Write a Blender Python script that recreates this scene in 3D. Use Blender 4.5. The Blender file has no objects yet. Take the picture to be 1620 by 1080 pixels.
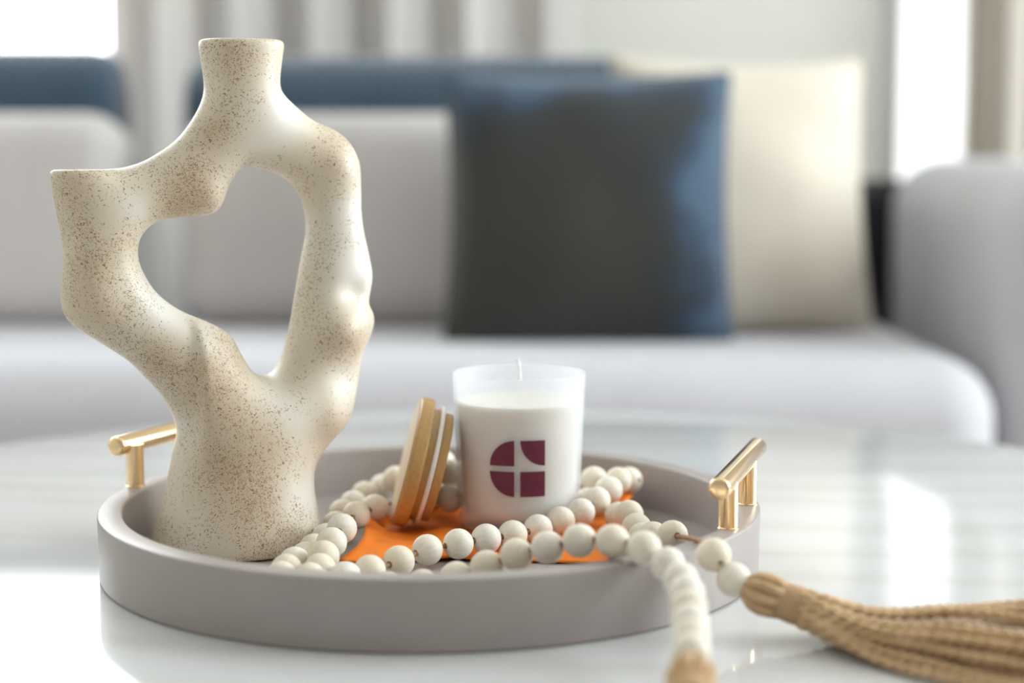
import bpy, bmesh, math, random
import numpy as np
from mathutils import Vector, Matrix, noise

random.seed(7)
rng = np.random.default_rng(7)
S = bpy.context.scene
COL = S.collection
PI = math.pi
TT = 0.40            # height of the table top above the floor

# ------------------------------------------------------------------ camera, world, lights, exposure
cam_d = bpy.data.cameras.new('camera')
cam = bpy.data.objects.new('camera', cam_d)
COL.objects.link(cam)
cam.location = (0, -1.045, TT + 0.2523)
cam.rotation_euler = (PI / 2 - 0.1106, 0, 0)
cam_d.sensor_width = 36
cam_d.lens = 2736.5 * 36 / 1620
cam_d.clip_start = 0.02
cam_d.dof.use_dof = True
cam_d.dof.focus_distance = 1.02
cam_d.dof.aperture_fstop = 2.7
S.camera = cam
S.view_settings.view_transform = 'Standard'
S.view_settings.look = 'None'
S.view_settings.gamma = 1
S.view_settings.use_curve_mapping = False
S.view_settings.exposure = 0.13

world = bpy.data.worlds.new('overcast_daylight')
S.world = world
world.use_nodes = True
wb = world.node_tree.nodes['Background']
wb.inputs[0].default_value = (1.0, 0.975, 0.95, 1)
wb.inputs[1].default_value = 0.40


def area(name, loc, rot, sx, sy, power, color=(1, 1, 1)):
    l = bpy.data.lights.new(name, 'AREA')
    l.shape = 'RECTANGLE'
    l.size, l.size_y = sx, sy
    l.energy = power
    l.color = color
    o = bpy.data.objects.new(name, l)
    o.location = loc
    o.rotation_euler = rot
    o.visible_camera = True
    COL.objects.link(o)
    return o


# daylight arriving through the three windows
WALL_Y = 2.06
area('daylight_left_window', (-1.50, WALL_Y + 0.30, 1.50), (-PI / 2, 0, 0), 1.9, 2.1, 96, (0.95, 0.98, 1.0))
area('daylight_right_window', (1.28, WALL_Y + 0.30, 1.50), (-PI / 2, 0, 0), 1.5, 2.1, 15, (0.97, 0.99, 1.0))
area('daylight_side_window', (2.75, 0.55, 1.55), (0, PI / 2, 0), 1.9, 2.3, 150, (0.90, 0.955, 1.0))


# ------------------------------------------------------------------ helpers
def tag(o, label=None, cat=None, group=None, kind=None):
    if label: o['label'] = label
    if cat: o['category'] = cat
    if group: o['group'] = group
    if kind: o['kind'] = kind
    return o


def empty(name, loc=(0, 0, 0), rz=0.0):
    o = bpy.data.objects.new(name, None)
    o.location = loc
    o.rotation_euler = (0, 0, rz)
    o.empty_display_size = 0.02
    COL.objects.link(o)
    return o


def link_mesh(name, me, mat, parent=None, smooth=True):
    o = bpy.data.objects.new(name, me)
    COL.objects.link(o)
    if mat is not None and not me.materials:
        me.materials.append(mat)
    if parent is not None:
        o.parent = parent
    if smooth:
        me.polygons.foreach_set('use_smooth', [True] * len(me.polygons))
    return o


def obj(name, bm, mat, parent=None, smooth=True, sharp=None):
    me = bpy.data.meshes.new(name)
    bmesh.ops.recalc_face_normals(bm, faces=bm.faces)
    bm.to_mesh(me)
    bm.free()
    o = link_mesh(name, me, mat, parent, smooth)
    if smooth and sharp:
        me.set_sharp_from_angle(angle=math.radians(sharp))
    return o


def bm_box(x0, x1, y0, y1, z0, z1, bevel=0.0, seg=3, bm=None):
    b = bmesh.new()
    bmesh.ops.create_cube(b, size=1)
    for v in b.verts:
        v.co = Vector((x0 + (v.co.x + .5) * (x1 - x0), y0 + (v.co.y + .5) * (y1 - y0), z0 + (v.co.z + .5) * (z1 - z0)))
    if bevel > 0:
        bmesh.ops.bevel(b, geom=list(b.edges), offset=bevel, segments=seg, profile=0.5, affect='EDGES')
    if bm is None:
        return b
    t = bpy.data.meshes.new('t'); b.to_mesh(t); b.free(); bm.from_mesh(t); bpy.data.meshes.remove(t)
    return bm


def bm_lathe(prof, n=64, closed=True, bm=None):
    """prof: list of (radius, z); closed joins last to first."""
    bm = bm or bmesh.new()
    rings = []
    for r, z in prof:
        if r < 1e-7:
            rings.append([bm.verts.new((0, 0, z))])
        else:
            rings.append([bm.verts.new((r * math.cos(2 * PI * i / n), r * math.sin(2 * PI * i / n), z)) for i in range(n)])
    m = len(rings)
    for k in range(m if closed else m - 1):
        a, b = rings[k], rings[(k + 1) % m]
        if len(a) == 1 and len(b) == 1:
            continue
        for i in range(n):
            j = (i + 1) % n
            if len(a) == 1:
                bm.faces.new((a[0], b[i], b[j]))
            elif len(b) == 1:
                bm.faces.new((a[i], b[0], a[j]))
            else:
                bm.faces.new((a[i], b[i], b[j], a[j]))
    return bm


def round_prof(pts, rad, seg=4):
    """round the corners of a closed (r,z) polygon; rad: one number or one per corner"""
    out = []
    n = len(pts)
    for i in range(n):
        p = Vector(pts[i]); a = Vector(pts[i - 1]); b = Vector(pts[(i + 1) % n])
        r = rad[i] if isinstance(rad, (list, tuple)) else rad
        if r <= 0:
            out.append(tuple(p)); continue
        da = (a - p); db = (b - p)
        r = min(r, da.length * .49, db.length * .49)
        pa = p + da.normalized() * r; pb = p + db.normalized() * r
        for k in range(seg + 1):
            t = k / seg
            q = pa * (1 - t) ** 2 + p * 2 * t * (1 - t) + pb * t * t
            out.append((q.x, q.y))
    return out


def frame_of(d):
    d = d.normalized()
    up = Vector((0, 0, 1)) if abs(d.z) < .95 else Vector((1, 0, 0))
    s = d.cross(up).normalized()
    return s, s.cross(d).normalized()


def bm_tube(pts, rad, n=10, cap=True, bm=None, round_cap=False):
    """tube through pts; rad a number or a list"""
    bm = bm or bmesh.new()
    P = [Vector(p) for p in pts]
    R = rad if isinstance(rad, (list, tuple)) else [rad] * len(P)
    rings = []
    d0 = (P[1] - P[0]).normalized()
    s, u = frame_of(d0)
    for i, p in enumerate(P):
        d = (P[min(i + 1, len(P) - 1)] - P[max(i - 1, 0)])
        if d.length < 1e-9: d = d0
        d = d.normalized()
        s = (s - d * s.dot(d)).normalized()
        u = d.cross(s)
        rings.append([bm.verts.new(p + (s * math.cos(2 * PI * k / n) + u * math.sin(2 * PI * k / n)) * R[i]) for k in range(n)])
    for a, b in zip(rings, rings[1:]):
        for k in range(n):
            bm.faces.new((a[k], a[(k + 1) % n], b[(k + 1) % n], b[k]))
    if cap:
        bm.faces.new(rings[0][::-1]); bm.faces.new(rings[-1])
    return bm


def catmull(pts, per=8, closed=False):
    P = [np.array(p, float) for p in pts]
    n = len(P)
    out = []
    for i in range(n if closed else n - 1):
        p0 = P[(i - 1) % n] if closed or i > 0 else P[0]
        p1 = P[i]; p2 = P[(i + 1) % n]
        p3 = P[(i + 2) % n] if closed or i + 2 < n else P[-1]
        for k in range(per):
            t = k / per
            out.append(.5 * ((2 * p1) + (-p0 + p2) * t + (2 * p0 - 5 * p1 + 4 * p2 - p3) * t * t + (-p0 + 3 * p1 - 3 * p2 + p3) * t ** 3))
    if not closed:
        out.append(P[-1])
    return out


# ------------------------------------------------------------------ materials
class NT:
    def __init__(self, name):
        self.m = bpy.data.materials.new(name)
        self.m.use_nodes = True
        self.t = self.m.node_tree
        self.b = self.t.nodes['Principled BSDF']
        self.out = self.t.nodes['Material Output']

    def n(self, typ, **kw):
        x = self.t.nodes.new(typ)
        for k, v in kw.items():
            if k.startswith('i_'):
                x.inputs[k[2:].replace('_', ' ')].default_value = v
            else:
                setattr(x, k, v)
        return x

    def l(self, a, b):
        self.t.links.new(a, b)

    def coord(self, scale=(1, 1, 1), kind='Object', rz=0):
        tc = self.n('ShaderNodeTexCoord')
        mp = self.n('ShaderNodeMapping')
        mp.inputs['Scale'].default_value = scale
        mp.inputs['Rotation'].default_value = (0, 0, rz)
        self.l(tc.outputs[kind], mp.inputs[0])
        return mp.outputs[0]

    def noise(self, vec, scale, detail=3, rough=.5):
        x = self.n('ShaderNodeTexNoise')
        x.inputs['Scale'].default_value = scale
        x.inputs['Detail'].default_value = detail
        x.inputs['Roughness'].default_value = rough
        self.l(vec, x.inputs['Vector'])
        return x.outputs['Fac']

    def ramp(self, fac, stops):
        r = self.n('ShaderNodeValToRGB')
        els = r.color_ramp.elements
        while len(els) < len(stops): els.new(.5)
        for e, (p, c) in zip(els, stops):
            e.position = p
            e.color = (*c, 1) if len(c) == 3 else c
        self.l(fac, r.inputs[0])
        return r.outputs[0]

    def math(self, op, a, b=None, clamp=False):
        x = self.n('ShaderNodeMath', operation=op, use_clamp=clamp)
        for i, v in enumerate((a, b)):
            if v is None: continue
            if isinstance(v, (int, float)): x.inputs[i].default_value = v
            else: self.l(v, x.inputs[i])
        return x.outputs[0]

    def mix(self, fac, a, b):
        x = self.n('ShaderNodeMix', data_type='RGBA')
        for s, v in ((x.inputs['Factor'], fac), (x.inputs['A'], a), (x.inputs['B'], b)):
            if isinstance(v, (int, float)): s.default_value = v
            elif isinstance(v, tuple): s.default_value = (*v, 1)
            else: self.l(v, s)
        return x.outputs['Result']

    def bump(self, h, strength=.2, dist=.001):
        x = self.n('ShaderNodeBump')
        x.inputs['Strength'].default_value = strength
        x.inputs['Distance'].default_value = dist
        self.l(h, x.inputs['Height'])
        self.l(x.outputs[0], self.b.inputs['Normal'])

    def set(self, color=None, rough=None, metal=None, spec=None):
        if color is not None:
            if isinstance(color, tuple): self.b.inputs['Base Color'].default_value = (*color, 1)
            else: self.l(color, self.b.inputs['Base Color'])
        if rough is not None: self.b.inputs['Roughness'].default_value = rough
        if metal is not None: self.b.inputs['Metallic'].default_value = metal
        if spec is not None: self.b.inputs['Specular IOR Level'].default_value = spec
        return self


def mat_simple(name, c1, c2, scale, rough=.5, bump=0, dist=.001, stretch=(1, 1, 1), metal=0, detail=4, spec=.5):
    m = NT(name)
    v = m.coord(stretch)
    f = m.noise(v, scale, detail)
    m.set(m.ramp(f, [(.3, c1), (.7, c2)]), rough, metal, spec)
    if bump: m.bump(f, bump, dist)
    return m.m


def mat_fabric(name, c1, c2, weave=900, rough=.9, sheen=.15, big=6):
    m = NT(name)
    v = m.coord()
    f = m.noise(v, big, 4)
    w = m.noise(v, weave, 2)
    m.set(m.mix(m.math('MULTIPLY', w, .5), m.ramp(f, [(.3, c1), (.7, c2)]), c2), rough, 0, .2)
    m.b.inputs['Sheen Weight'].default_value = sheen
    m.bump(w, .35, .0015)
    return m.m


M = {}
M['tray'] = mat_simple('satin_taupe_lacquer', (.37, .328, .308), (.39, .345, .325), 40, .38, .03, .0004)
M['gold'] = mat_simple('polished_pale_gold', (.92, .68, .40), (.95, .71, .43), 60, .16, 0, metal=1)
M['wood_base'] = mat_simple('pale_oak', (.45, .36, .27), (.56, .46, .35), 20, .5, .1, .001, (8, 8, 1))
M['cord'] = mat_simple('brown_cord', (.34, .19, .09), (.46, .28, .15), 700, .85, .3, .0004)
M['wick'] = mat_simple('white_cotton_wick', (.86, .87, .88), (.92, .92, .93), 900, .9, .3, .0003)
M['silicone'] = mat_simple('milky_silicone', (.80, .76, .70), (.84, .80, .75), 90, .38)
M['floor'] = mat_simple('greige_floor', (.50, .46, .41), (.58, .54, .48), 6, .5, .05, .001, (1, 6, 1))
M['wall'] = mat_simple('warm_white_paint', (.72, .71, .645), (.74, .73, .665), 30, .8, .05, .0005)
M['ceiling'] = mat_simple('white_ceiling_paint', (.82, .82, .80), (.84, .84, .82), 30, .85)
M['frame'] = mat_simple('white_window_frame', (.80, .80, .80), (.84, .84, .84), 20, .4)
M['sofa'] = mat_fabric('pale_lilac_grey_boucle', (.55, .54, .57), (.60, .59, .62), 700)
M['sofa_back'] = mat_fabric('greige_back_cushion_linen', (.52, .485, .465), (.60, .565, .545), 700)
M['navy'] = mat_fabric('navy_ribbed_velvet', (.028, .055, .085), (.045, .080, .115), 900, .8, .5)
M['cream_pillow'] = mat_fabric('cream_linen', (.60, .535, .44), (.66, .60, .50), 800)
M['gap_shade'] = mat_fabric('black_gap_shade', (.012, .012, .014), (.02, .02, .022), 500)  # near-black colour stands in for deep shade between pillow and arm
M['leg'] = mat_simple('black_sofa_leg', (.02, .02, .02), (.03, .03, .03), 30, .4)


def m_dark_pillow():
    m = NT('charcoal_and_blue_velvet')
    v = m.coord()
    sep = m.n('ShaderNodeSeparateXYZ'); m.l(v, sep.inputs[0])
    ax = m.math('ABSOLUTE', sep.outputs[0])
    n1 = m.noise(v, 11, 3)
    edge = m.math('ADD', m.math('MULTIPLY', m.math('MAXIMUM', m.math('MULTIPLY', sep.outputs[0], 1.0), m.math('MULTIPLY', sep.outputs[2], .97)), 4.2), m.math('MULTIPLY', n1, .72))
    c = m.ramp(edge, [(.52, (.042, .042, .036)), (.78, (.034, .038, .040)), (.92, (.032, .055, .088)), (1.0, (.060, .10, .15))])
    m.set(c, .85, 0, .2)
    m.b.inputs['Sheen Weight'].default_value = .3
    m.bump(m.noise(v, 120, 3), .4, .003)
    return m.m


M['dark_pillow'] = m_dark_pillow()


def m_curtain(name, c1, c2, trans):
    m = NT(name)
    v = m.coord((1, 1, .05))
    f = m.noise(v, 14, 4)
    w = m.noise(m.coord(), 500, 2)
    col = m.ramp(f, [(.3, c1), (.7, c2)])
    m.set(col, .9, 0, .1)
    m.bump(w, .25, .001)
    tr = m.n('ShaderNodeBsdfTranslucent'); m.l(col, tr.inputs[0])
    mx = m.n('ShaderNodeMixShader'); mx.inputs[0].default_value = trans
    m.l(m.b.outputs[0], mx.inputs[1]); m.l(tr.outputs[0], mx.inputs[2]); m.l(mx.outputs[0], m.out.inputs[0])
    return m.m


M['curtain_light'] = m_curtain('oatmeal_curtain', (.72, .68, .645), (.82, .79, .76), .35)
M['curtain_taupe'] = m_curtain('taupe_curtain', (.60, .55, .48), (.68, .63, .56), .25)


def m_pane():
    m = NT('window_glass')
    tr = m.n('ShaderNodeBsdfTransparent'); tr.inputs[0].default_value = (.97, .98, .98, 1)
    gl = m.n('ShaderNodeBsdfGlossy'); gl.inputs['Roughness'].default_value = .02
    mx = m.n('ShaderNodeMixShader'); mx.inputs[0].default_value = .05
    m.l(tr.outputs[0], mx.inputs[1]); m.l(gl.outputs[0], mx.inputs[2]); m.l(mx.outputs[0], m.out.inputs[0])
    return m.m


M['pane'] = m_pane()


def m_marble():
    m = NT('polished_white_marble')
    v = m.coord((1.0, 5.5, 1), 'Object', .22)
    d = m.noise(v, 2.2, 6, .6)
    x = m.n('ShaderNodeTexWave', wave_type='BANDS', bands_direction='Y')
    x.inputs['Scale'].default_value = 1.6
    x.inputs['Distortion'].default_value = 9
    x.inputs['Detail'].default_value = 4
    x.inputs['Detail Scale'].default_value = 1.4
    m.l(m.coord((.8, 2.6, 1), 'Object', .22), x.inputs['Vector'])
    vein = m.ramp(x.outputs['Fac'], [(.0, (.60, .595, .575)), (.2, (.635, .635, .625)), (.5, (.665, .67, .67)), (1, (.69, .695, .70))])
    soft = m.ramp(d, [(.35, (.60, .60, .585)), (.65, (.69, .695, .70))])
    m.set(m.mix(.4, vein, soft), .075, 0, .6)
    return m.m


M['marble'] = m_marble()


def m_vase():
    m = NT('speckled_cream_stoneware')
    v = m.coord()
    at = m.n('ShaderNodeAttribute', attribute_name='glaze')
    at2 = m.n('ShaderNodeAttribute', attribute_name='stain')
    blotch = m.math('ADD', m.math('MULTIPLY', m.noise(v, 34, 4, .6), .92), m.math('MULTIPLY', at.outputs['Fac'], .19))
    cloud = m.math('SUBTRACT', m.math('ADD', m.math('MULTIPLY', m.noise(v, 12, 3, .5), .50), .24), m.math('MULTIPLY', at.outputs['Fac'], .20))
    base = m.ramp(cloud, [(.34, (.63, .515, .37)), (.52, (.73, .65, .52)), (.66, (.84, .815, .755))])
    # short brown flecks, dense inside cloudy patches
    warp = m.n('ShaderNodeTexNoise'); warp.inputs['Scale'].default_value = 420; warp.inputs['Detail'].default_value = 1
    m.l(v, warp.inputs['Vector'])
    va = m.n('ShaderNodeVectorMath', operation='MULTIPLY_ADD')
    m.l(warp.outputs['Color'], va.inputs[0]); va.inputs[1].default_value = (.0042, .0042, .0042); m.l(v, va.inputs[2])
    vor = m.n('ShaderNodeTexVoronoi', feature='F1'); vor.inputs['Scale'].default_value = 960
    m.l(va.outputs[0], vor.inputs['Vector'])
    sepc = m.n('ShaderNodeSeparateColor'); m.l(vor.outputs['Color'], sepc.inputs[0])
    dens = m.math('MULTIPLY', m.math('SUBTRACT', blotch, .335), 2.8, True)
    keep = m.math('LESS_THAN', sepc.outputs[0], dens)
    size = m.math('ADD', .30, m.math('MULTIPLY', sepc.outputs[1], .22))
    dot = m.math('LESS_THAN', vor.outputs['Distance'], size)
    fleck = m.math('MULTIPLY', m.math('MULTIPLY', keep, dot), m.math('ADD', .50, m.math('MULTIPLY', sepc.outputs[2], .50)))
    stain = m.math('ADD', m.ramp(blotch, [(.56, (0, 0, 0)), (.80, (.55, .55, .55))]), m.math('MULTIPLY', at2.outputs['Fac'], m.math('ADD', .5, m.noise(v, 90, 3))), True)
    c1 = m.mix(m.math('MULTIPLY', stain, .45), base, (.46, .30, .15))
    col = m.mix(fleck, c1, (.28, .14, .05))
    m.set(col, .42, 0, .5)
    m.bump(m.noise(v, 300, 2), .06, .0004)
    return m.m


M['vase'] = m_vase()


def m_bead():
    m = NT('bleached_wood_bead')
    oi = m.n('ShaderNodeObjectInfo')
    v = m.coord((1, 1, .22))
    ad = m.n('ShaderNodeVectorMath', operation='ADD')
    sc = m.math('MULTIPLY', oi.outputs['Random'], 40.0)
    m.l(v, ad.inputs[0]); m.l(sc, ad.inputs[1])
    g = m.noise(ad.outputs[0], 420, 4, .6)
    warm = m.mix(oi.outputs['Random'], (.85, .80, .705), (.81, .715, .57))
    col = m.mix(m.ramp(g, [(.45, (0, 0, 0)), (.75, (.55, .55, .55))]), warm, (.66, .58, .46))
    m.set(col, .55, 0, .35)
    m.bump(g, .06, .0003)
    return m.m


M['bead'] = m_bead()


def m_jute(name, c1, c2):
    m = NT(name)
    v = m.coord()
    f = m.noise(v, 160, 4, .7)
    big = m.noise(v, 30, 2)
    m.set(m.mix(m.math('MULTIPLY', big, .5), m.ramp(f, [(.3, c1), (.7, c2)]), c2), .9, 0, .15)
    m.bump(m.noise(v, 900, 3), .6, .0008)
    return m.m


M['jute'] = m_jute('jute_twine', (.44, .28, .14), (.68, .48, .29))
M['jute_wrap'] = m_jute('jute_wrap', (.48, .30, .16), (.60, .41, .24))
M['jute_pale'] = m_jute('pale_jute_twine', (.58, .42, .27), (.74, .58, .43))


def m_bamboo(name, c1, c2):
    m = NT(name)
    f = m.noise(m.coord((1, 1, 5)), 260, 3, .6)
    s = m.n('ShaderNodeTexVoronoi', feature='F1'); s.inputs['Scale'].default_value = 900
    m.l(m.coord((1, 1, .5)), s.inputs['Vector'])
    fl = m.ramp(s.outputs['Distance'], [(.25, (1, 1, 1)), (.5, (0, 0, 0))])
    col = m.mix(m.math('MULTIPLY', fl, .22), m.ramp(f, [(.3, c1), (.7, c2)]), (.34, .19, .07))
    m.set(col, .4, 0, .45)
    m.bump(f, .08, .0003)
    return m.m


M['bamboo'] = m_bamboo('bamboo_wood', (.47, .27, .088), (.57, .35, .13))
M['bamboo_face'] = m_bamboo('bamboo_wood_face', (.70, .54, .36), (.76, .61, .43))
M['bamboo_dark'] = m_bamboo('bamboo_wood_plug', (.50, .31, .12), (.58, .38, .16))
M['orange'] = mat_simple('orange_cotton', (.86, .20, .012), (.92, .25, .02), 60, .7, .15, .0006, detail=5, spec=.25)
M['emblem'] = mat_simple('burgundy_print', (.125, .014, .040), (.155, .018, .048), 220, .45, .05, .0002)


def m_wax():
    m = NT('ivory_wax')
    v = m.coord()
    m.set(m.ramp(m.noise(v, 20, 2), [(.3, (.93, .865, .71)), (.7, (.95, .89, .745))]), .45, 0, .4)
    m.b.inputs['Subsurface Weight'].default_value = .6
    m.b.inputs['Subsurface Radius'].default_value = (.012, .010, .008)
    m.b.inputs['Subsurface Scale'].default_value = .6
    return m.m


M['wax'] = m_wax()


def m_frost():
    m = NT('frosted_glass')
    m.set((.95, .96, .98), .45, 0, .45)
    tr = m.n('ShaderNodeBsdfTransparent'); tr.inputs[0].default_value = (.98, .985, 1, 1)
    tl = m.n('ShaderNodeBsdfTranslucent'); tl.inputs[0].default_value = (.86, .88, .91, 1)
    m1 = m.n('ShaderNodeMixShader'); m1.inputs[0].default_value = .5
    m.l(m.b.outputs[0], m1.inputs[1]); m.l(tl.outputs[0], m1.inputs[2])
    mx = m.n('ShaderNodeMixShader'); mx.inputs[0].default_value = .36
    m.l(tr.outputs[0], mx.inputs[1]); m.l(m1.outputs[0], mx.inputs[2]); m.l(mx.outputs[0], m.out.inputs[0])
    m.bump(m.noise(m.coord(), 2500, 2), .08, .0001)
    return m.m


M['frost'] = m_frost()

# ------------------------------------------------------------------ the room
RX0, RX1, RY0, RY1, RZ = -2.7, 2.4, -2.6, WALL_Y, 2.65
WT = 0.16


def struct(name, bm, mat, parent=None, smooth=False):
    return tag(obj(name, bm, mat, parent, smooth), kind='structure')


struct('floor', bm_box(RX0 - WT, RX1 + WT, RY0, RY1 + WT, -0.1, 0), M['floor'])
struct('ceiling', bm_box(RX0 - WT, RX1 + WT, RY0, RY1 + WT, RZ, RZ + .1), M['ceiling'])
W1 = (-2.40, -0.672, 0.42, 2.45)
W2 = (0.655, 1.95, 0.42, 2.45)
b = bmesh.new()
xs = [RX0 - WT, W1[0], W1[1], W2[0], W2[1], RX1 + WT]
for i in range(5):
    if i in (1, 3):
        w = W1 if i == 1 else W2
        bm_box(xs[i], xs[i + 1], RY1, RY1 + WT, 0, w[2], bm=b)
        bm_box(xs[i], xs[i + 1], RY1, RY1 + WT, w[3], RZ, bm=b)
    else:
        bm_box(xs[i], xs[i + 1], RY1, RY1 + WT, 0, RZ, bm=b)
struct('wall_back', b, M['wall'])
W3 = (-0.55, 1.65, 0.45, 2.40)
b = bmesh.new()
bm_box(RX1, RX1 + WT, RY0, W3[0], 0, RZ, bm=b)
bm_box(RX1, RX1 + WT, W3[1], RY1, 0, RZ, bm=b)
bm_box(RX1, RX1 + WT, W3[0], W3[1], 0, W3[2], bm=b)
bm_box(RX1, RX1 + WT, W3[0], W3[1], W3[3], RZ, bm=b)
struct('wall_right', b, M['wall'])
struct('wall_left', bm_box(RX0 - WT, RX0, RY0, RY1, 0, RZ), M['wall'])
struct('baseboard_back', bm_box(RX0, RX1, RY1 - .015, RY1, 0, .10, .004, 2), M['frame'])


def window(name, w, axis):
    """white frame around the opening, one mullion, glass panes"""
    root = tag(empty(name), kind='structure')
    a0, a1, z0, z1 = w
    t = .05

    def bx(p0, p1, q0, q1, d0, d1):
        return bm_box(p0, p1, RY1 + d0, RY1 + d1, q0, q1, .004, 2) if axis == 'x' else bm_box(RX1 + d0, RX1 + d1, p0, p1, q0, q1, .004, 2)
    f = bmesh.new()
    for p in ((a0, a0 + t, z0, z1), (a1 - t, a1, z0, z1), (a0 + t, a1 - t, z0, z0 + t), (a0 + t, a1 - t, z1 - t, z1)):
        bb = bx(*p, .06, .12)
        me = bpy.data.meshes.new('t'); bb.to_mesh(me); bb.free(); f.from_mesh(me); bpy.data.meshes.remove(me)
    obj('window_frame', f, M['frame'], root, False)
    mid = (a0 + a1) / 2
    obj('mullion', bx(mid - .02, mid + .02, z0 + t, z1 - t, .065, .115), M['frame'], root, False)
    for p0, p1 in ((a0 + t, mid - .02), (mid + .02, a1 - t)):
        obj('pane', bx(p0, p1, z0 + t, z1 - t, .087, .093), M['pane'], root, False)
    obj('window_sill', bx(a0 - .04, a1 + .04, z0 - .03, z0, -.05, .06), M['frame'], root, False)


window('window_1', W1, 'x')
window('window_2', W2, 'x')
window('window_3', W3, 'y')


# ------------------------------------------------------------------ curtains
def curtain(name, x0, x1, y, z0, z1, folds, amp, mat, label, seed):
    r = random.Random(seed)
    n = folds * 16
    root = empty(name, ((x0 + x1) / 2, y, 0))
    b = bmesh.new()
    ph = [r.uniform(.7, 1.3) for _ in range(folds + 1)]
    rows = 7
    vs = []
    for j in range(rows):
        z = z0 + (z1 - z0) * j / (rows - 1)
        row = []
        for i in range(n + 1):
            u = i / n
            k = u * folds
            w = ph[int(min(k, folds))]
            yy = amp * w * (math.sin(2 * PI * k) + .3 * math.sin(4 * PI * k + seed)) * (1 - .25 * j / rows)
            xx = (u - .5) * (x1 - x0) + .012 * math.sin(2 * PI * k * 2 + j * .4)
            row.append(b.verts.new((xx, yy, z)))
        vs.append(row)
    for j in range(rows - 1):
        for i in range(n):
            b.faces.new((vs[j][i], vs[j][i + 1], vs[j + 1][i + 1], vs[j + 1][i]))
    o = obj('curtain_panel', b, mat, root)
    s = o.modifiers.new('thickness', 'SOLIDIFY'); s.thickness = .002
    h = bm_box(-(x1 - x0) / 2 - .03, (x1 - x0) / 2 + .03, -.02, .02, z1, z1 + .03, .006, 2)
    obj('curtain_rail', h, M['frame'], root)
    tag(root, label, 'curtain')


curtain('curtain', -0.70, 0.10, 1.95, .02, 2.52, 6, .022, M['curtain_light'], 'pale oatmeal pleated curtain hanging beside the bright left window', 3)
curtain('curtain', 0.765, 1.62, 1.95, .02, 2.52, 8, .030, M['curtain_taupe'], 'taupe pleated curtain at the right edge behind the sofa arm', 5)

# ------------------------------------------------------------------ sofa
sofa = empty('sofa', (0, 1.2, 0))
tag(sofa, 'pale grey upholstered sofa with navy ribbed backrest standing behind the table', 'sofa')


def spart(name, bm, mat, sharp=None):
    for v in bm.verts: v.co -= Vector((0, 1.2, 0))
    return obj(name, bm, mat, sofa, True, sharp)


SEAT = TT + 0.0126
spart('seat_base', bm_box(-2.2, 0.60, 1.02, 1.72, .10, .24, .03, 4), M['sofa'])
spart('seat_cushion', bm_box(-2.2, 0.565, .895, 1.60, .225, SEAT, .075, 8), M['sofa'])
ab = bm_box(.581, .88, .955, 1.70, .10, TT + .238, .085, 8)
spart('arm', ab, M['sofa'])


def ribbed_back(x0, x1, y0, y1, z0, z1, pitch=.018):
    """padded shell whose front and top carry narrow vertical ribs"""
    prof = []
    r = (y1 - y0) / 2
    prof += [(y0, z0), (y0, z0 + (z1 - z0) * .5)]
    for k in range(9):
        a = PI - PI * k / 8
        prof.append(((y0 + y1) / 2 + r * math.cos(a), z1 - r + r * math.sin(a)))
    prof += [(y1, z0)]
    ncol = int((x1 - x0) / pitch) * 4
    b = bmesh.new()
    rows = []
    cy, cz = (y0 + y1) / 2, z1 - r
    for i in range(ncol + 1):
        x = x0 + (x1 - x0) * i / ncol
        e = min(1, min(x - x0, x1 - x) / .05)
        sh = .55 + .45 * math.sqrt(max(0, 1 - (1 - e) ** 2))
        off = .0035 * abs(math.sin(PI * i / 4))
        row = []
        for (y, z) in prof:
            d = Vector((0, y - cy, max(0, z - cz)))
            if d.length > 1e-6: d.normalize()
            yy = cy + (y - cy) * sh
            zz = z if z < cz else cz + (z - cz) * sh
            row.append(b.verts.new((x, yy + d.y * off, zz + d.z * off)))
        rows.append(row)
    for a, c in zip(rows, rows[1:]):
        for k in range(len(prof)):
            q = (k + 1) % len(prof)
            b.faces.new((a[k], c[k], c[q], a[q]))
    b.faces.new(rows[0]); b.faces.new(rows[-1][::-1])
    return b


spart('backrest', ribbed_back(-2.2, -.57, 1.44, 1.60, .24, TT + .398), M['navy'])
spart('backrest', ribbed_back(-.475, .235, 1.44, 1.60, .24, TT + .386), M['navy'])
spart('backrest', ribbed_back(.235, .66, 1.605, 1.72, .24, TT + .205), M['gap_shade'])  # set-back section, coloured black to paint the shadow in the gap


def bm_cushion(w, h, t, n=28, pinch=.06, pw=2.6, seed=0):
    """stuffed cushion standing in the XZ plane, centred, with slightly pinched corners"""
    b = bmesh.new()
    g = {}
    for side in (-1, 1):
        for i in range(n + 1):
            for j in range(n + 1):
                u = -1 + 2 * i / n; v = -1 + 2 * j / n
                u = math.sin(u * PI / 2); v = math.sin(v * PI / 2)
                th = max(0, (1 - abs(u) ** pw) * (1 - abs(v) ** pw)) ** .5
                x = u * w / 2 * (1 - pinch * (1 - v * v)); z = v * h / 2 * (1 - pinch * (1 - u * u))
                nz = noise.noise(Vector((x * 9 + seed, z * 9, side * 3.1 + seed))) * .012 * th
                key = (i, j) if i in (0, n) or j in (0, n) else (i, j, side)
                if key not in g:
                    g[key] = b.verts.new((x, side * t / 2 * th + nz, z))
        for i in range(n):
            for j in range(n):
                q = []
                for (a, c) in ((i, j), (i + 1, j), (i + 1, j + 1), (i, j + 1)):
                    q.append(g[(a, c)] if a in (0, n) or c in (0, n) else g[(a, c, side)])
                b.faces.new(q if side > 0 else q[::-1])
    return b


def place(bm, loc, tilt=0, rz=0):
    m = Matrix.Translation(loc) @ Matrix.Rotation(rz, 4, 'Z') @ Matrix.Rotation(tilt, 4, 'X')
    bmesh.ops.transform(bm, matrix=m, verts=bm.verts)
    return bm


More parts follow.
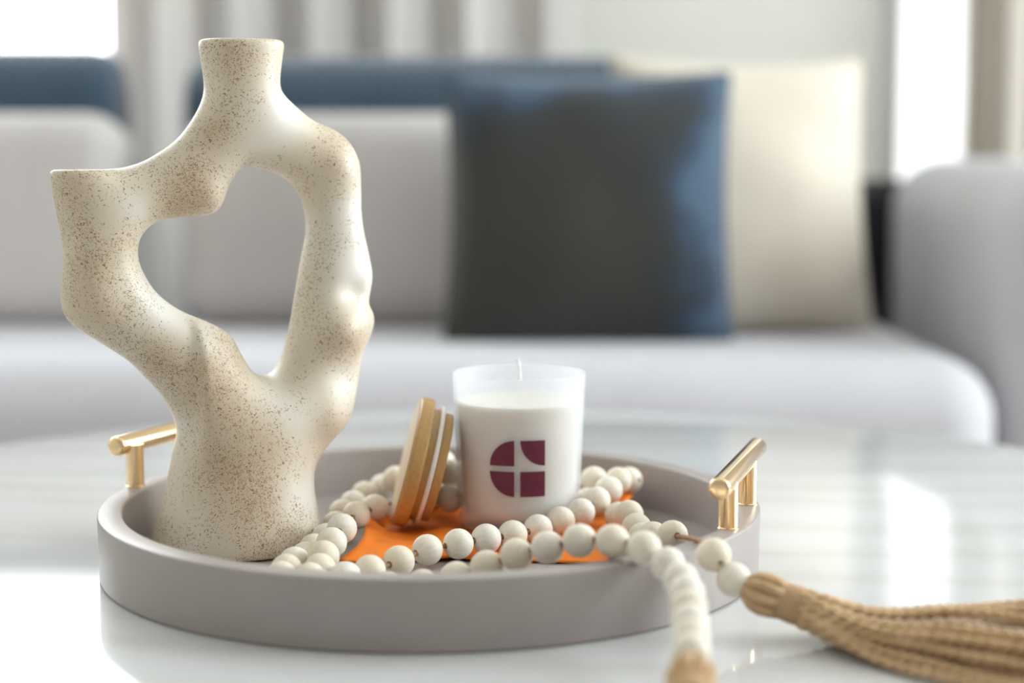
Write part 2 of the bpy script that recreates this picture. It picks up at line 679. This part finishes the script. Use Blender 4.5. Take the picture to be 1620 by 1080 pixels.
for x0, x1, sd in ((-1.55, -.535, 1), (-.455, .42, 2)):
    c = bm_box(x0, x1, -.075, .075, -.148, .148, .055, 6)
    spart('back_cushion', place(c, ((0), 1.385, SEAT + .140), math.radians(-8)), M['sofa_back'])
for x, y in ((-2.1, 1.1), (.55, 1.1), (-2.1, 1.65), (.55, 1.65)):
    spart('leg', place(bm_lathe([(0, 0), (.018, 0), (.024, .10), (0, .10)], 20, False), (x, y, 0)), M['leg'])


def pillow(name, w, h, t, loc, tilt, rz, mat, label, seed, pinch):
    o = obj(name, bm_cushion(w, h, t, 28, pinch, 2.6, seed), mat)
    o.location = loc
    o.rotation_euler = (math.radians(tilt), 0, math.radians(rz))
    b = bmesh.new()
    pts = []
    n = 24
    for side in range(4):
        for k in range(n):
            u = -1 + 2 * k / n
            v = {0: (u, -1), 1: (1, u), 2: (-u, 1), 3: (-1, -u)}[side]
            pts.append((v[0] * w / 2 * (1 - pinch * (1 - v[1] ** 2)), 0, v[1] * h / 2 * (1 - pinch * (1 - v[0] ** 2))))
    pts.append(pts[0])
    bm_tube(pts, .004, 6, False, b)
    obj('piping', b, mat, o)
    return tag(o, label, 'pillow')


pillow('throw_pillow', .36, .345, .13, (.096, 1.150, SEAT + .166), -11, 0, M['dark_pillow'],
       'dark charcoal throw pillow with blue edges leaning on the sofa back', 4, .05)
pillow('throw_pillow', 0.35, .375, .15, (.307, 1.245, SEAT + .175), -9, 15, M['cream_pillow'],
       'cream throw pillow between the dark pillow and the sofa arm', 9, .07)

# ------------------------------------------------------------------ coffee table
TC = (-.01, .045)
table = empty('coffee_table', (TC[0], TC[1], 0))
tag(table, 'round polished white marble coffee table carrying the tray', 'table')
R = .575
top = obj('tabletop', bm_lathe([(0, TT - .03)] + round_prof([(R - .012, TT - .03), (R, TT - .018), (R, TT), (0.01, TT)], [.003, .004, .004, 0], 4)[:-1] + [(R * .5, TT), (0, TT)], 160, False), M['marble'], table, True, 30)
obj('pedestal', bm_lathe([(0, .03), (.17, .03), (.13, .10), (.12, .30), (.19, TT - .03), (0, TT - .03)], 64, False), M['marble'], table, True, 40)
obj('base_plate', bm_lathe([(0, 0), (.30, 0), (.30, .022), (.28, .03), (0, .03)], 80, False), M['marble'], table, True, 30)

# ------------------------------------------------------------------ tray
TX, TY = -.0494, 0.0
RO, RI, TH, TF = .20, .1855, .039, .008
tray = empty('serving_tray', (TX, TY, TT))
tag(tray, 'round taupe lacquer tray with two gold bar handles on the table', 'tray')
obj('rim', bm_lathe(round_prof([(RO - .0008, .0006), (RO, TH), (RI, TH), (RI, .004), (RI, .0006)], [.0012, .0016, .0016, 0, 0], 3), 180), M['tray'], tray, True, 35)
obj('base_panel', bm_lathe([(0, .0004), (RI + .004, .0004), (RI + .004, TF - .001), (RI - .0, TF), (0, TF)], 140, False), M['tray'], tray, True, 30)


def handle(e1, e2, posts):
    h = empty('handle')
    h.parent = tray
    tag(h, 'gold bar handle')
    d = (Vector(e2) - Vector(e1)).normalized()
    L = (Vector(e2) - Vector(e1)).length
    rb = .0063
    prof = round_prof([(0, 0), (rb, 0), (rb, L), (0, L)], [0, .0028, .0028, 0], 5)
    bar = bm_lathe(prof, 36, False)
    q = Vector((0, 0, 1)).rotation_difference(d).to_matrix().to_4x4()
    bmesh.ops.transform(bar, matrix=Matrix.Translation(e1) @ q, verts=bar.verts)
    obj('handle_bar', bar, M['gold'], h, True, 40)
    for p in posts:
        pb = bm_lathe([(0, 0), (.0062, 0), (.0062, .0006), (.0056, .0010), (.0056, e1[2] - TH), (0, e1[2] - TH)], 32, False)
        bmesh.ops.transform(pb, matrix=Matrix.Translation((p[0], p[1], TH)), verts=pb.verts)
        obj('handle_post', pb, M['gold'], h, True, 40)


BZ = .0662
handle((.1139 - TX, -.107, BZ), (.1544 - TX, .0297, BZ), [(.1225 - TX, -.082), (.1425 - TX, -.0150)])
handle((-.2502 - TX, .0297, BZ), (-.1945 - TX, .159, BZ), [(-.2400 - TX, .0410), (-.2110 - TX, .1080)])

# ------------------------------------------------------------------ sculptural vase: an implicit solid grown from its front outline
OUT = [(-0.0688, 0.2412), (-0.0552, 0.2436), (-0.0426, 0.2498), (-0.0309, 0.2582), (-0.0223, 0.2687), (-0.0157, 0.2803), (-0.0137, 0.2887), (-0.0143, 0.2981), (-0.0157, 0.3082),
       (-.0168, .318), (-.0172, .335), (-.0172, .375), (.0358, .375), (.0358, .335), (.0354, .318),
       (0.0345, 0.3102), (0.0332, 0.3019), (0.0323, 0.2924), (0.0339, 0.2865), (0.0431, 0.2776), (0.054, 0.2694), (0.0651, 0.2648), (0.0739, 0.2584), (0.0795, 0.2497), (0.0819, 0.241), (0.0826, 0.2256), (0.0829, 0.2122), (0.0846, 0.1995), (0.0875, 0.1864), (0.0895, 0.174), (0.0885, 0.1652), (0.0867, 0.1558), (0.0889, 0.1519), (0.0904, 0.1457), (0.0882, 0.1374), (0.0841, 0.1286), (0.0818, 0.1222), (0.0804, 0.1114), (0.0776, 0.0982), (0.0741, 0.0872), (0.0659, 0.0764), (0.0568, 0.0658), (0.0509, 0.0549), (0.0497, 0.0448), (0.0513, 0.0314), (0.0533, 0.021), (0.0548, 0.0079),
       (.0562, -.012), (.0562, -.05), (-.0552, -.05), (-.0552, -.012),
       (-0.0529, 0.01), (-0.051, 0.0169), (-0.0473, 0.0277), (-0.0424, 0.0425), (-0.0375, 0.0655), (-0.0345, 0.0792), (-0.0349, 0.0849), (-0.039, 0.0957), (-0.0466, 0.1073), (-0.0528, 0.1147), (-0.062, 0.1247), (-0.0742, 0.1337), (-0.0874, 0.1427), (-0.0969, 0.1504), (-0.1007, 0.1578), (-0.1015, 0.1652), (-0.1001, 0.1798), (-0.0994, 0.1953), (-0.1013, 0.209), (-0.1035, 0.2213), (-0.1049, 0.2342),
       (-.1062, .243), (-.107, .265), (-.107, .292), (-.0735, .292), (-.0735, .262), (-.0722, .248)]
HOLE = [(0.0099, 0.2424), (0.0162, 0.2412), (0.0271, 0.2381), (0.0357, 0.2336), (0.0428, 0.226), (0.0466, 0.2162), (0.0478, 0.2023), (0.0442, 0.1839), (0.0406, 0.1654), (0.037, 0.1458), (0.0334, 0.1306), (0.0289, 0.1197), (0.0232, 0.1135), (0.0133, 0.115), (0.0059, 0.1262), (0.0021, 0.1341), (-0.0021, 0.1401), (-0.0096, 0.1453), (-0.0192, 0.1499), (-0.0318, 0.1557), (-0.0443, 0.1656), (-0.0514, 0.1764), (-0.0553, 0.1871), (-0.0546, 0.1977), (-0.0496, 0.2049), (-0.0423, 0.2096), (-0.0296, 0.2115), (-0.0168, 0.2124), (-0.0104, 0.2134), (-0.0063, 0.2172), (-0.0035, 0.2221), (-0.0, 0.2306), (0.0055, 0.2382)]


def smooth01(t):
    t = np.clip(t, 0, 1)
    return t * t * (3 - 2 * t)


def build_vase():
    h = .0016
    A = np.arange(-.121, .106, h); Z = np.arange(-.056, .381, h)
    ga, gz = np.meshgrid(A, Z, indexing='ij')
    dist = np.full(ga.shape, 1.0); inside = np.zeros(ga.shape, bool)
    for poly in (OUT, HOLE):
        P = np.array(catmull(poly, 5, True))
        Q = np.roll(P, -1, 0)
        for p, q in zip(P, Q):
            d = q - p
            t = np.clip(((ga - p[0]) * d[0] + (gz - p[1]) * d[1]) / (d @ d + 1e-15), 0, 1)
            dist = np.minimum(dist, np.hypot(ga - p[0] - t * d[0], gz - p[1] - t * d[1]))
            c = ((p[1] <= gz) & (q[1] > gz)) | ((q[1] <= gz) & (p[1] > gz))
            if abs(d[1]) > 1e-12:
                xi = p[0] + (gz - p[1]) / d[1] * d[0]
                inside ^= c & (ga < xi)
    s = np.where(inside, dist, -dist)
    # membrane height over the outline (Poisson): strips become round, the body flatter
    u = np.where(inside, .02 * dist, 0.0)
    par = (np.add.outer(np.arange(len(A)), np.arange(len(Z))) % 2).astype(bool)
    inn = inside.copy(); inn[0] = inn[-1] = False; inn[:, 0] = inn[:, -1] = False
    m0, m1 = inn & par, inn & ~par
    om = 1.93
    for it in range(420):
        for mk in (m0, m1):
            r = .25 * (np.roll(u, 1, 0) + np.roll(u, -1, 0) + np.roll(u, 1, 1) + np.roll(u, -1, 1) + 2 * h * h) - u
            u[mk] += om * r[mk]

    def blur(f, n):
        for _ in range(n):
            f = .25 * (np.roll(f, 1, 0) + np.roll(f, -1, 0)) + .5 * f
            f = .25 * (np.roll(f, 1, 1) + np.roll(f, -1, 1)) + .5 * f
        return f
    ok = inside & (s > 1.5 * h)
    v = np.where(ok, u / np.maximum(s, 1e-6), 0.0); wgt = ok.astype(float)
    v = blur(v, 14) / np.maximum(blur(wgt, 14), 1e-4)
    v = np.where(blur(wgt, 14) > 1e-3, v, .03)
    v = np.clip(v, .012, .08)
    t = smooth01((s - .003) / .006)
    u = (1 - t) * s * v + t * u
    u = blur(u, 2)
    # forward / backward swell of the clay
    shift = np.zeros_like(ga)

    def bumpf(a, z, ra, rz, amt):
        nonlocal shift
        shift = shift + amt * np.exp(-((ga - a) / ra) ** 2 - ((gz - z) / rz) ** 2)
    aa = -.0262 + .0022 * np.sin((gz - .08) * 40)
    edge = smooth01((ga - aa) / .007 + .5) * smooth01((gz - .055) / .03) * smooth01((.190 - gz) / .06)
    shift -= .0055 * edge * np.exp(-np.maximum(ga + .02, 0) / .03)
    bumpf(.066, .141, .016, .013, -.007)
    bumpf(.062, .083, .014, .013, -.006)
    bumpf(.074, .164, .010, .008, .005)
    bumpf(.070, .112, .014, .010, .003)
    bumpf(-.012, .222, .016, .012, -.005)
    bumpf(-.085, .165, .014, .018, -.004)
    bumpf(.068, .243, .014, .014, -.004)
    iz0 = int((0.0 + .056) / h); iz1 = int((.326 + .056) / h)
    Y = np.arange(-.058, .058, h)
    U = u[:, None, iz0:iz1]; SH = shift[:, None, iz0:iz1]
    zz = Z[iz0:iz1][None, None, :]; yy = Y[None, :, None]; a3 = A[:, None, None]
    k = .86 + .28 * smooth01((.085 - zz) / .075)
    F = (yy - SH) ** 2 - k * k * U
    gx, gy, gzv = np.gradient(F, h)
    F = F / np.maximum(np.sqrt(gx * gx + gy * gy + gzv * gzv), .012)
    F = np.clip(F, -.03, .03)

    def smax(a, b, r):
        hh = np.clip(.5 + .5 * (a - b) / r, 0, 1)
        return b * (1 - hh) + a * hh + r * hh * (1 - hh)
    F = smax(F, np.broadcast_to(zz - .3183, F.shape), .0035)
    armcut = -smax(-(zz - (.2406 + (a3 + .0855) * .01)), -(-.0690 - a3), .004)
    F = smax(F, np.broadcast_to(armcut, F.shape), .0035)
    F = smax(F, np.broadcast_to(.0086 - zz, F.shape), .002)
    # the two mouths
    for ca, r, zb in ((.0094, .0165, .285), (-.0862, .0115, .214)):
        cyl = np.maximum(np.hypot(a3 - ca, yy) - r, zb - zz)
        F = smax(F, -np.broadcast_to(cyl, F.shape), .003)
    return surface_nets(F, (A[0], Y[0], Z[iz0]), h)


def surface_nets(F, org, h):
    s = F < 0
    n = np.array(F.shape) - 1
    cnt = np.zeros(n, np.int16); acc = np.zeros((*n, 3), np.float32)
    sl = lambda a, o: a[o[0]:o[0] + n[0], o[1]:o[1] + n[1], o[2]:o[2] + n[2]]
    cs = [(i, j, k) for i in (0, 1) for j in (0, 1) for k in (0, 1)]
    for o in cs:
        for ax in range(3):
            if o[ax]: continue
            o2 = list(o); o2[ax] = 1
            f1, f2 = sl(F, o), sl(F, o2)
            c = sl(s, o) != sl(s, o2)
            d = np.where(c, f1 - f2, 1); t = np.where(c, f1 / d, 0)
            cnt += c
            for q in range(3):
                acc[..., q] += np.where(c, o[q] + (t if q == ax else 0), 0)
    act = cnt > 0
    idx = np.full(n, -1, np.int64); idx[act] = np.arange(act.sum())
    base = np.argwhere(act)
    V = (base + acc[act] / cnt[act][:, None]) * h + np.array(org)
    Q = []
    for ax in range(3):
        b, c = (ax + 1) % 3, (ax + 2) % 3
        s1 = np.take(s, range(0, s.shape[ax] - 1), ax); s2 = np.take(s, range(1, s.shape[ax]), ax)
        e = np.argwhere(s1 != s2)
        e = e[(e[:, b] > 0) & (e[:, c] > 0) & (e[:, b] < n[b]) & (e[:, c] < n[c])]
        flip = s1[tuple(e.T)]
        cells = []
        for db, dc in ((1, 1), (0, 1), (0, 0), (1, 0)):
            w = e.copy(); w[:, b] -= db; w[:, c] -= dc
            cells.append(idx[tuple(w.T)])
        q = np.stack(cells, 1)
        q[~flip] = q[~flip][:, ::-1]
        Q.append(q)
    return V, np.concatenate(Q)


VV, VQ = build_vase()
me = bpy.data.meshes.new('sculptural_vase')
me.from_pydata(VV.tolist(), [], VQ.tolist())
me.update()
def painted(name, blobs):
    f = np.zeros(len(VV))
    for x, y, ra, amt in blobs:
        d = x - 372
        a = d * .00039 + d * d * 1e-7; z = .008 + (862 - y) * .000388; ra = ra * .00039
        f += amt * np.exp(-((VV[:, 0] - a) ** 2 + (VV[:, 2] - z) ** 2) / (ra * ra))
    at = me.attributes.new(name, 'FLOAT', 'POINT')
    at.data.foreach_set('value', np.clip(f, -1, 1).astype(np.float32))


# where the speckled glaze is dense (+) or has pooled pale (-); brown burnt patches
painted('glaze', [(380, 95, 50, .7), (345, 205, 38, .7), (300, 300, 48, .8), (130, 300, 45, .6), (165, 400, 45, .45), (150, 480, 45, .6), (240, 545, 42, .9),
                  (335, 590, 48, .9), (370, 690, 60, .75), (380, 790, 60, .65), (520, 240, 45, .55), (500, 300, 40, .3), (430, 830, 60, .4), (300, 800, 40, -.2),
                  (220, 320, 30, -.7), (265, 480, 45, -.7), (315, 530, 22, -.6), (400, 610, 50, -.75), (480, 775, 45, -.9), (560, 430, 45, -.7), (550, 330, 30, -.4),
                  (455, 185, 35, -.7), (410, 230, 35, -.35), (530, 590, 40, -.5), (450, 660, 40, -.4), (275, 660, 25, -.6), (345, 330, 18, -.5)])
painted('stain', [(548, 530, 26, .75), (512, 655, 26, .65), (530, 215, 24, .35), (335, 205, 16, .3)])
vase = link_mesh('sculptural_vase', me, M['vase'])
sm = vase.modifiers.new('soften', 'SMOOTH'); sm.factor = .5; sm.iterations = 4
vase.location = (-.1725, .012, TT)
vase.rotation_euler = (0, 0, math.radians(20))
tag(vase, 'tall cream speckled ceramic vase with a looped hollow body in the tray', 'vase')

# ------------------------------------------------------------------ orange napkin under the candle and the lid
CAND = (.0045, .055)


def napkin():
    TLc, TRc, BRc, BLc = Vector((-.083, .086)), Vector((.086, .124)), Vector((.056, -.048)), Vector((-.1017, -.0464))
    n = 44
    b = bmesh.new()
    g = []
    for i in range(n + 1):
        row = []
        for j in range(n + 1):
            s, t = i / n, j / n
            p = (BLc * (1 - s) + BRc * s) * (1 - t) + (TLc * (1 - s) + TRc * s) * t
            p = p + Vector((0, .012 * math.sin(PI * s) * (1 - t))) + Vector((.006 * math.sin(PI * t * 2), 0)) * (1 - s)
            x, y = p.x, p.y
            dc = math.hypot(x - CAND[0], y - CAND[1])
            flat = float(smooth01((dc - .041) / .012))
            flat *= float(smooth01((math.hypot(x + .066, y - .048) - .016) / .012))
            nz = abs(noise.noise(Vector((x * 26, y * 18, 1.7)))) * .008 + abs(noise.noise(Vector((x * 60 + 4, y * 45, .3)))) * .002
            # a sharp crease near the left corner
            d = (x + .0915) * .985 - (y - .02) * .17
            crease = max(0, 1 - abs(d) / .013) * .0085 * max(0, min(1, (y + .06) / .05)) * max(0, min(1, (.09 - y) / .04))
            rise = .010 * float(smooth01((x - .045) / .03)) * float(smooth01((y - .02) / .05))
            front = float(smooth01((y + .052) / .05))
            z = TF + .0022 + (nz * (.08 + .92 * front) + crease) * flat + rise
            row.append(b.verts.new((x, y, z)))
        g.append(row)
    for i in range(n):
        for j in range(n):
            b.faces.new((g[i][j], g[i + 1][j], g[i + 1][j + 1], g[i][j + 1]))
    o = obj('cloth_napkin', b, M['orange'], None, True, 22)
    o.location = (0, 0, TT)
    s = o.modifiers.new('thickness', 'SOLIDIFY'); s.thickness = .0012; s.offset = -1
    tag(o, 'bright orange folded cloth napkin lying under the candle and beads', 'napkin')


napkin()

# ------------------------------------------------------------------ candle in frosted glass
cz0, cz1 = .0112, .1107
candle = empty('jar_candle', (CAND[0], CAND[1], TT))
tag(candle, 'white candle in a frosted glass jar with a burgundy emblem', 'candle')
rb0, rb1 = .0384, .0426


def rad_at(z): return rb0 + (rb1 - rb0) * (z - cz0) / (cz1 - cz0)


gt = .0022
jar_prof = round_prof([(0, cz0), (rb0, cz0), (rb1, cz1), (rb1 - gt, cz1), (rb0 - gt + .0002, cz0 + .0078), (0, cz0 + .0078)], [0, .005, .0011, .0011, .003, 0], 6)
jar = obj('glass_jar', bm_lathe(jar_prof, 120, False), M['frost'], candle, True, 60)
wz = .0928
wr = lambda z: rad_at(z) - gt - .00035
obj('wax', bm_lathe(round_prof([(0, cz0 + .0082), (wr(cz0 + .0082) - .0012, cz0 + .0082), (wr(wz), wz), (.012, wz - .0012), (0, wz - .0012)], [0, .008, .0008, .003, 0], 6), 96, False), M['wax'], candle, True, 50)
obj('wick', bm_tube([(.0006, 0, wz - .004), (.0008, 0, wz + .008), (.0003, 0, wz + .018), (-.0006, 0, .1178), (-.0012, 0, .1192)], [.0011, .0011, .0011, .00115, .0009], 10), M['wick'], candle)


def emblem():
    """four printed tiles: three quarter discs and a square, wrapped on the jar"""
    b = bmesh.new()
    xl0, xl1, xr0, xr1 = -.0184, -.0031, .0006, .0161
    zt1, zt0, zb1, zb0 = .0727, .0566, .0530, .0370

    def patch(fn):
        n = 14
        g = {}
        for i in range(n + 1):
            for j in range(n + 1):
                x, z = fn(i / n, j / n)
                r = rad_at(z) + .00022
                a = math.asin(max(-1, min(1, x / r)))
                g[i, j] = b.verts.new((r * math.sin(a), -r * math.cos(a), z))
        for i in range(n):
            for j in range(n):
                b.faces.new((g[i, j], g[i + 1, j], g[i + 1, j + 1], g[i, j + 1]))

    def quarter(cx, cz, sx, sz, w, h):
        # centre (cx,cz), legs towards (sx,sz)
        def fn(s, t):
            a = t * PI / 2; r = .001 + .999 * s
            return cx + sx * w * r * math.cos(a), cz + sz * h * r * math.sin(a)
        patch(fn)
    quarter(xl1, zt0, -1, 1, xl1 - xl0, zt1 - zt0)
    quarter(xr1, zt1, -1, -1, xr1 - xr0, zt1 - zt0)
    quarter(xl1, zb1, -1, -1, xl1 - xl0, zb1 - zb0)
    patch(lambda s, t: (xr0 + (xr1 - xr0) * s, zb0 + (zb1 - zb0) * t))
    bmesh.ops.remove_doubles(b, verts=b.verts, dist=1e-6)
    o = obj('printed_emblem', b, M['emblem'], jar)
    tag(o, 'burgundy emblem of three quarter discs and a square')


emblem()

# ------------------------------------------------------------------ bamboo lid leaning on the jar
lid = empty('bamboo_cover', (-.0636, .050, TT + .0532))
ta = math.radians(14.4); ya = math.radians(4.5)
axis = Vector((-math.cos(ta) * math.cos(ya), -math.cos(ta) * math.sin(ya), math.sin(ta)))
lid.rotation_mode = 'QUATERNION'
lid.rotation_quaternion = Vector((0, 0, 1)).rotation_difference(axis)
tag(lid, 'round bamboo jar lid with white seal leaning against the candle', 'lid')
LR = .0420
disc = obj('lid_top', bm_lathe(round_prof([(0, -.0048), (LR, -.0048), (LR, .0048), (0, .0048)], [0, .0022, .0030, 0], 5), 96, False), M['bamboo'], lid, True, 50)
obj('top_face', bm_lathe([(0, .00485), (LR - .0026, .00485), (LR - .0026, .0052), (LR - .0032, .0054), (0, .0054)], 96, False), M['bamboo_face'], lid, True, 40)
obj('lid_plug', bm_lathe([(0, -.0092), (.0362, -.0092), (.0362, -.0046), (0, -.0046)], 96, False), M['bamboo_dark'], lid, True, 50)
obj('seal_ring', bm_lathe(round_prof([(.030, -.0122), (.0390, -.0122), (.0390, -.0092), (.030, -.0092)], [0, .0012, .0012, 0], 4), 96), M['silicone'], lid, True, 50)
obj('lid_foot', bm_lathe(round_prof([(0, -.0184), (.0352, -.0184), (.0352, -.0128), (.033, -.0120), (0, -.0120)], [0, .001, .0006, 0, 0], 3), 96, False), M['bamboo'], lid, True, 50)

# ------------------------------------------------------------------ bead garland with two jute tassels
BR = .0091
garland = empty('bead_garland', (TX, -.05, TT))
tag(garland, 'garland of cream wooden beads with jute tassels looped over the tray rim', 'garland')


F0 = .0172
over_front = [(0.0803, -0.2886, 0.0284), (0.0822, -0.2703, 0.0295), (0.0837, -0.252, 0.0313), (0.085, -0.2337, 0.0337), (0.0856, -0.2154, 0.036), (0.0845, -0.1971, 0.038), (0.0794, -0.1798, 0.0419), (0.0685, -0.1651, 0.0468), (0.0527, -0.1547, 0.0482), (0.0358, -0.1456, 0.0463), (0.0189, -0.1385, 0.0409), (0.0024, -0.1311, 0.0353), (-0.0137, -0.1256, 0.0273), (-0.0303, -0.1212, 0.0199)]
hidden_front = [(-.0485, -.1270, F0), (-.0667, -.1322, F0), (-.0853, -.1330, F0), (-.1035, -.1285, F0)]
left_outer = [(-0.1276, -0.1089, 0.0172), (-0.127, -0.0916, 0.0172), (-0.1244, -0.0751, 0.0172), (-0.1199, -0.0612, 0.0172), (-0.1172, -0.0404, 0.0172), (-0.1132, -0.0111, 0.0172), (-0.1106, 0.0246, 0.0172), (-0.1103, 0.0618, 0.0172), (-0.1059, 0.09, 0.0172), (-0.1007, 0.119, 0.0178), (-0.0893, 0.1285, 0.0212), (-0.079, 0.1129, 0.0295)]
behind_lid = [(-.062, .140, .033), (-.048, .128, .038)]
left_back = [(-0.0402, 0.083, 0.0395)]
behind_candle = [(-.028, .122, .036), (-.008, .126, .030), (.013, .128, .028)]
right_loop = [(0.0548, 0.0951, 0.0325), (0.0785, 0.0991, 0.0315), (0.0703, 0.0825, 0.0345), (0.063, 0.0645, 0.0317), (0.054, 0.043, 0.029), (0.0433, 0.0236, 0.0255), (0.0303, 0.0137, 0.0222), (0.0159, -0.0017, 0.0206), (0.0004, -0.0179, 0.0205), (-0.0155, -0.0286, 0.0206), (-0.0318, -0.0406, 0.0203), (-0.0497, -0.0497, 0.0188), (-0.065, -0.0714, 0.0172), (-0.0799, -0.0936, 0.0172), (-0.0921, -0.1104, 0.0172), (-0.1114, -0.1126, 0.0174), (-0.107, -0.1014, 0.0198), (-0.1071, -0.0818, 0.0225), (-0.1047, -0.0599, 0.0255), (-0.1022, -0.0246, 0.026), (-0.0974, 0.0175, 0.025), (-0.0879, 0.0471, 0.0232)]
behind_lid_low = [(-.066, .098, .0205), (-.052, .088, .0238)]
low_back = [(-0.0405, 0.0668, 0.0258)]
behind_candle_low = [(-.026, .104, .0200), (.004, .1085, .0200), (.034, .1010, .0200), (.050, .078, .0215)]
to_right = [(0.0676, 0.0305, 0.0218), (0.0726, 0.0109, 0.0268), (0.0756, -0.0134, 0.0238), (0.0779, -0.034, 0.0226), (0.0828, -0.0482, 0.0262), (0.0922, -0.0705, 0.032)]
over_right = [(0.102, -0.1264, 0.0415)]
outside_right = [(0.106, -0.1537, 0.0405), (0.1158, -0.1613, 0.029)]

beads = over_front + hidden_front + left_outer + behind_lid + left_back + behind_candle + right_loop + behind_lid_low + low_back + behind_candle_low + to_right
cordpts = beads + over_right + outside_right
beads = beads + outside_right
order = {tuple(p): i for i, p in enumerate(cordpts)}
hole = .0021
prof = [(hole * .75, -BR * .86), (hole, -BR * .965)]
for k in range(1, 14):
    a = -PI / 2 + PI * k / 14
    if BR * math.cos(a) > hole: prof.append((BR * math.cos(a), BR * math.sin(a)))
prof += [(hole, BR * .965), (hole * .75, BR * .86), (hole * .7, 0)]
proto_me = None
gl = Vector(garland.location)
for p in beads:
    i = order[tuple(p)]
    a = Vector(cordpts[max(i - 1, 0)]); c = Vector(cordpts[min(i + 1, len(cordpts) - 1)])
    d = (c - a).normalized()
    if proto_me is None:
        o = obj('bead', bm_lathe(prof, 28), M['bead'], garland, True, 50)
        proto_me = o.data
    else:
        o = bpy.data.objects.new('bead', proto_me)
        COL.objects.link(o); o.parent = garland
    o.location = Vector((p[0], p[1], p[2] + TT)) - gl
    q = Vector((0, 0, 1)).rotation_difference(d)
    o.rotation_mode = 'QUATERNION'
    o.rotation_quaternion = q
    sc = random.uniform(.985, 1.02)
    o.scale = (sc, sc, sc)


def tassel(head, aim, length, spread, nstr, seed):
    """jute tassel: folded head, bound neck and loose twisted strands; head and aim are world points above the table"""
    r = random.Random(seed)
    H = Vector((head[0], head[1], head[2] + TT)) - gl
    Dv = Vector((aim[0] - head[0], aim[1] - head[1], aim[2] - head[2]))
    D = Dv.normalized()
    side = D.cross(Vector((0, 0, 1))).normalized()
    up = side.cross(D)
    root = empty('tassel'); root.parent = garland
    tag(root, 'jute tassel')
    # folded head made of looped twine over a core
    core = bm_tube([H + D * t for t in (.000, .002, .005, .009, .014, .018)], [.003, .0058, .0080, .0086, .0080, .0074], 20)
    obj('tassel_head', core, M['jute'], root)
    loops = bmesh.new()
    for k in range(9):
        an = 2 * PI * k / 9
        c = side * math.cos(an) + up * math.sin(an)
        pts = [H + D * t + c * rr for t, rr in ((-.0015, .0025), (.001, .0055), (.004, .0080), (.009, .0091), (.014, .0085), (.019, .0074))]
        bm_tube(pts, .0027, 8, True, loops)
    obj('head_fold', loops, M['jute'], root)
    wrap = bmesh.new()
    turns, npt = 8, 8 * 18
    pts = []
    for k in range(npt + 1):
        an = 2 * PI * turns * k / npt
        rr = .0082 + .0008 * math.sin(PI * k / npt)
        pts.append(H + D * (.0175 + .0155 * k / npt) + (side * math.cos(an) + up * math.sin(an)) * rr)
    bm_tube(pts, .0015, 6, True, wrap)
    bm_tube([H + D * .016, H + D * .0345], .0078, 18, True, wrap)
    obj('neck_wrap', wrap, M['jute_wrap'], root)
    n0 = H + D * .033
    for k in range(nstr):
        an = 2 * PI * k * .381966 * 1.0
        rr = .0085 * math.sqrt((k + .5) / nstr)
        o0 = side * math.cos(an) * rr + up * math.sin(an) * rr
        lat = (math.cos(an) * math.sqrt((k + .5) / nstr)) * spread + r.uniform(-.10, .10) * spread
        L = length * r.uniform(.86, 1.05)
        hgt = .0030 + .019 * max(0, math.sin(an)) * math.sqrt((k + .5) / nstr)
        pts = []
        ph = r.uniform(0, 6.28); wv = r.uniform(.5, 1.5)
        for t in np.linspace(0, 1, 15):
            e = float(smooth01(t / .55))
            q = n0 + D * (L * t - .004) + side * (lat * t ** .85) + o0 * (1 - .6 * e)
            q += side * .0035 * t * wv * 1.4 * math.sin(ph + 6 * t)
            zt = hgt + TT - gl.z + .001 * math.sin(ph * 2 + 9 * t) * t
            q.z = q.z * (1 - e) + max(zt, .0026) * e
            q.z = max(q.z, .0026)
            pts.append(q)
        st = bmesh.new()
        # two plies twisted around each other
        P = catmull([tuple(q) for q in pts], 4)
        for s2 in (0, PI):
            pl = []
            for m_, q in enumerate(P):
                w = 1.25 * m_ + s2
                pl.append(Vector(q) + (side * math.cos(w) + up * math.sin(w)) * .0014)
            bm_tube(pl, .00175, 5, True, st)
        obj('strand', st, M['jute_pale'] if r.random() < .30 else M['jute'], root)


tassel((0.1227, -0.1647, 0.0255), (.207, -.194, .0010), .150, .085, 60, 11)
tassel((.0793, -.3055, .0262), (.072, -.352, .0150), .105, .030, 30, 12)
obj('cord', bm_tube([Vector((p[0], p[1], p[2] + TT)) - gl for p in ([(.0794, -.3040, .0264)] + catmull(cordpts, 3) + [(0.1227, -0.1647, 0.0255)])], .0013, 7), M['cord'], garland)
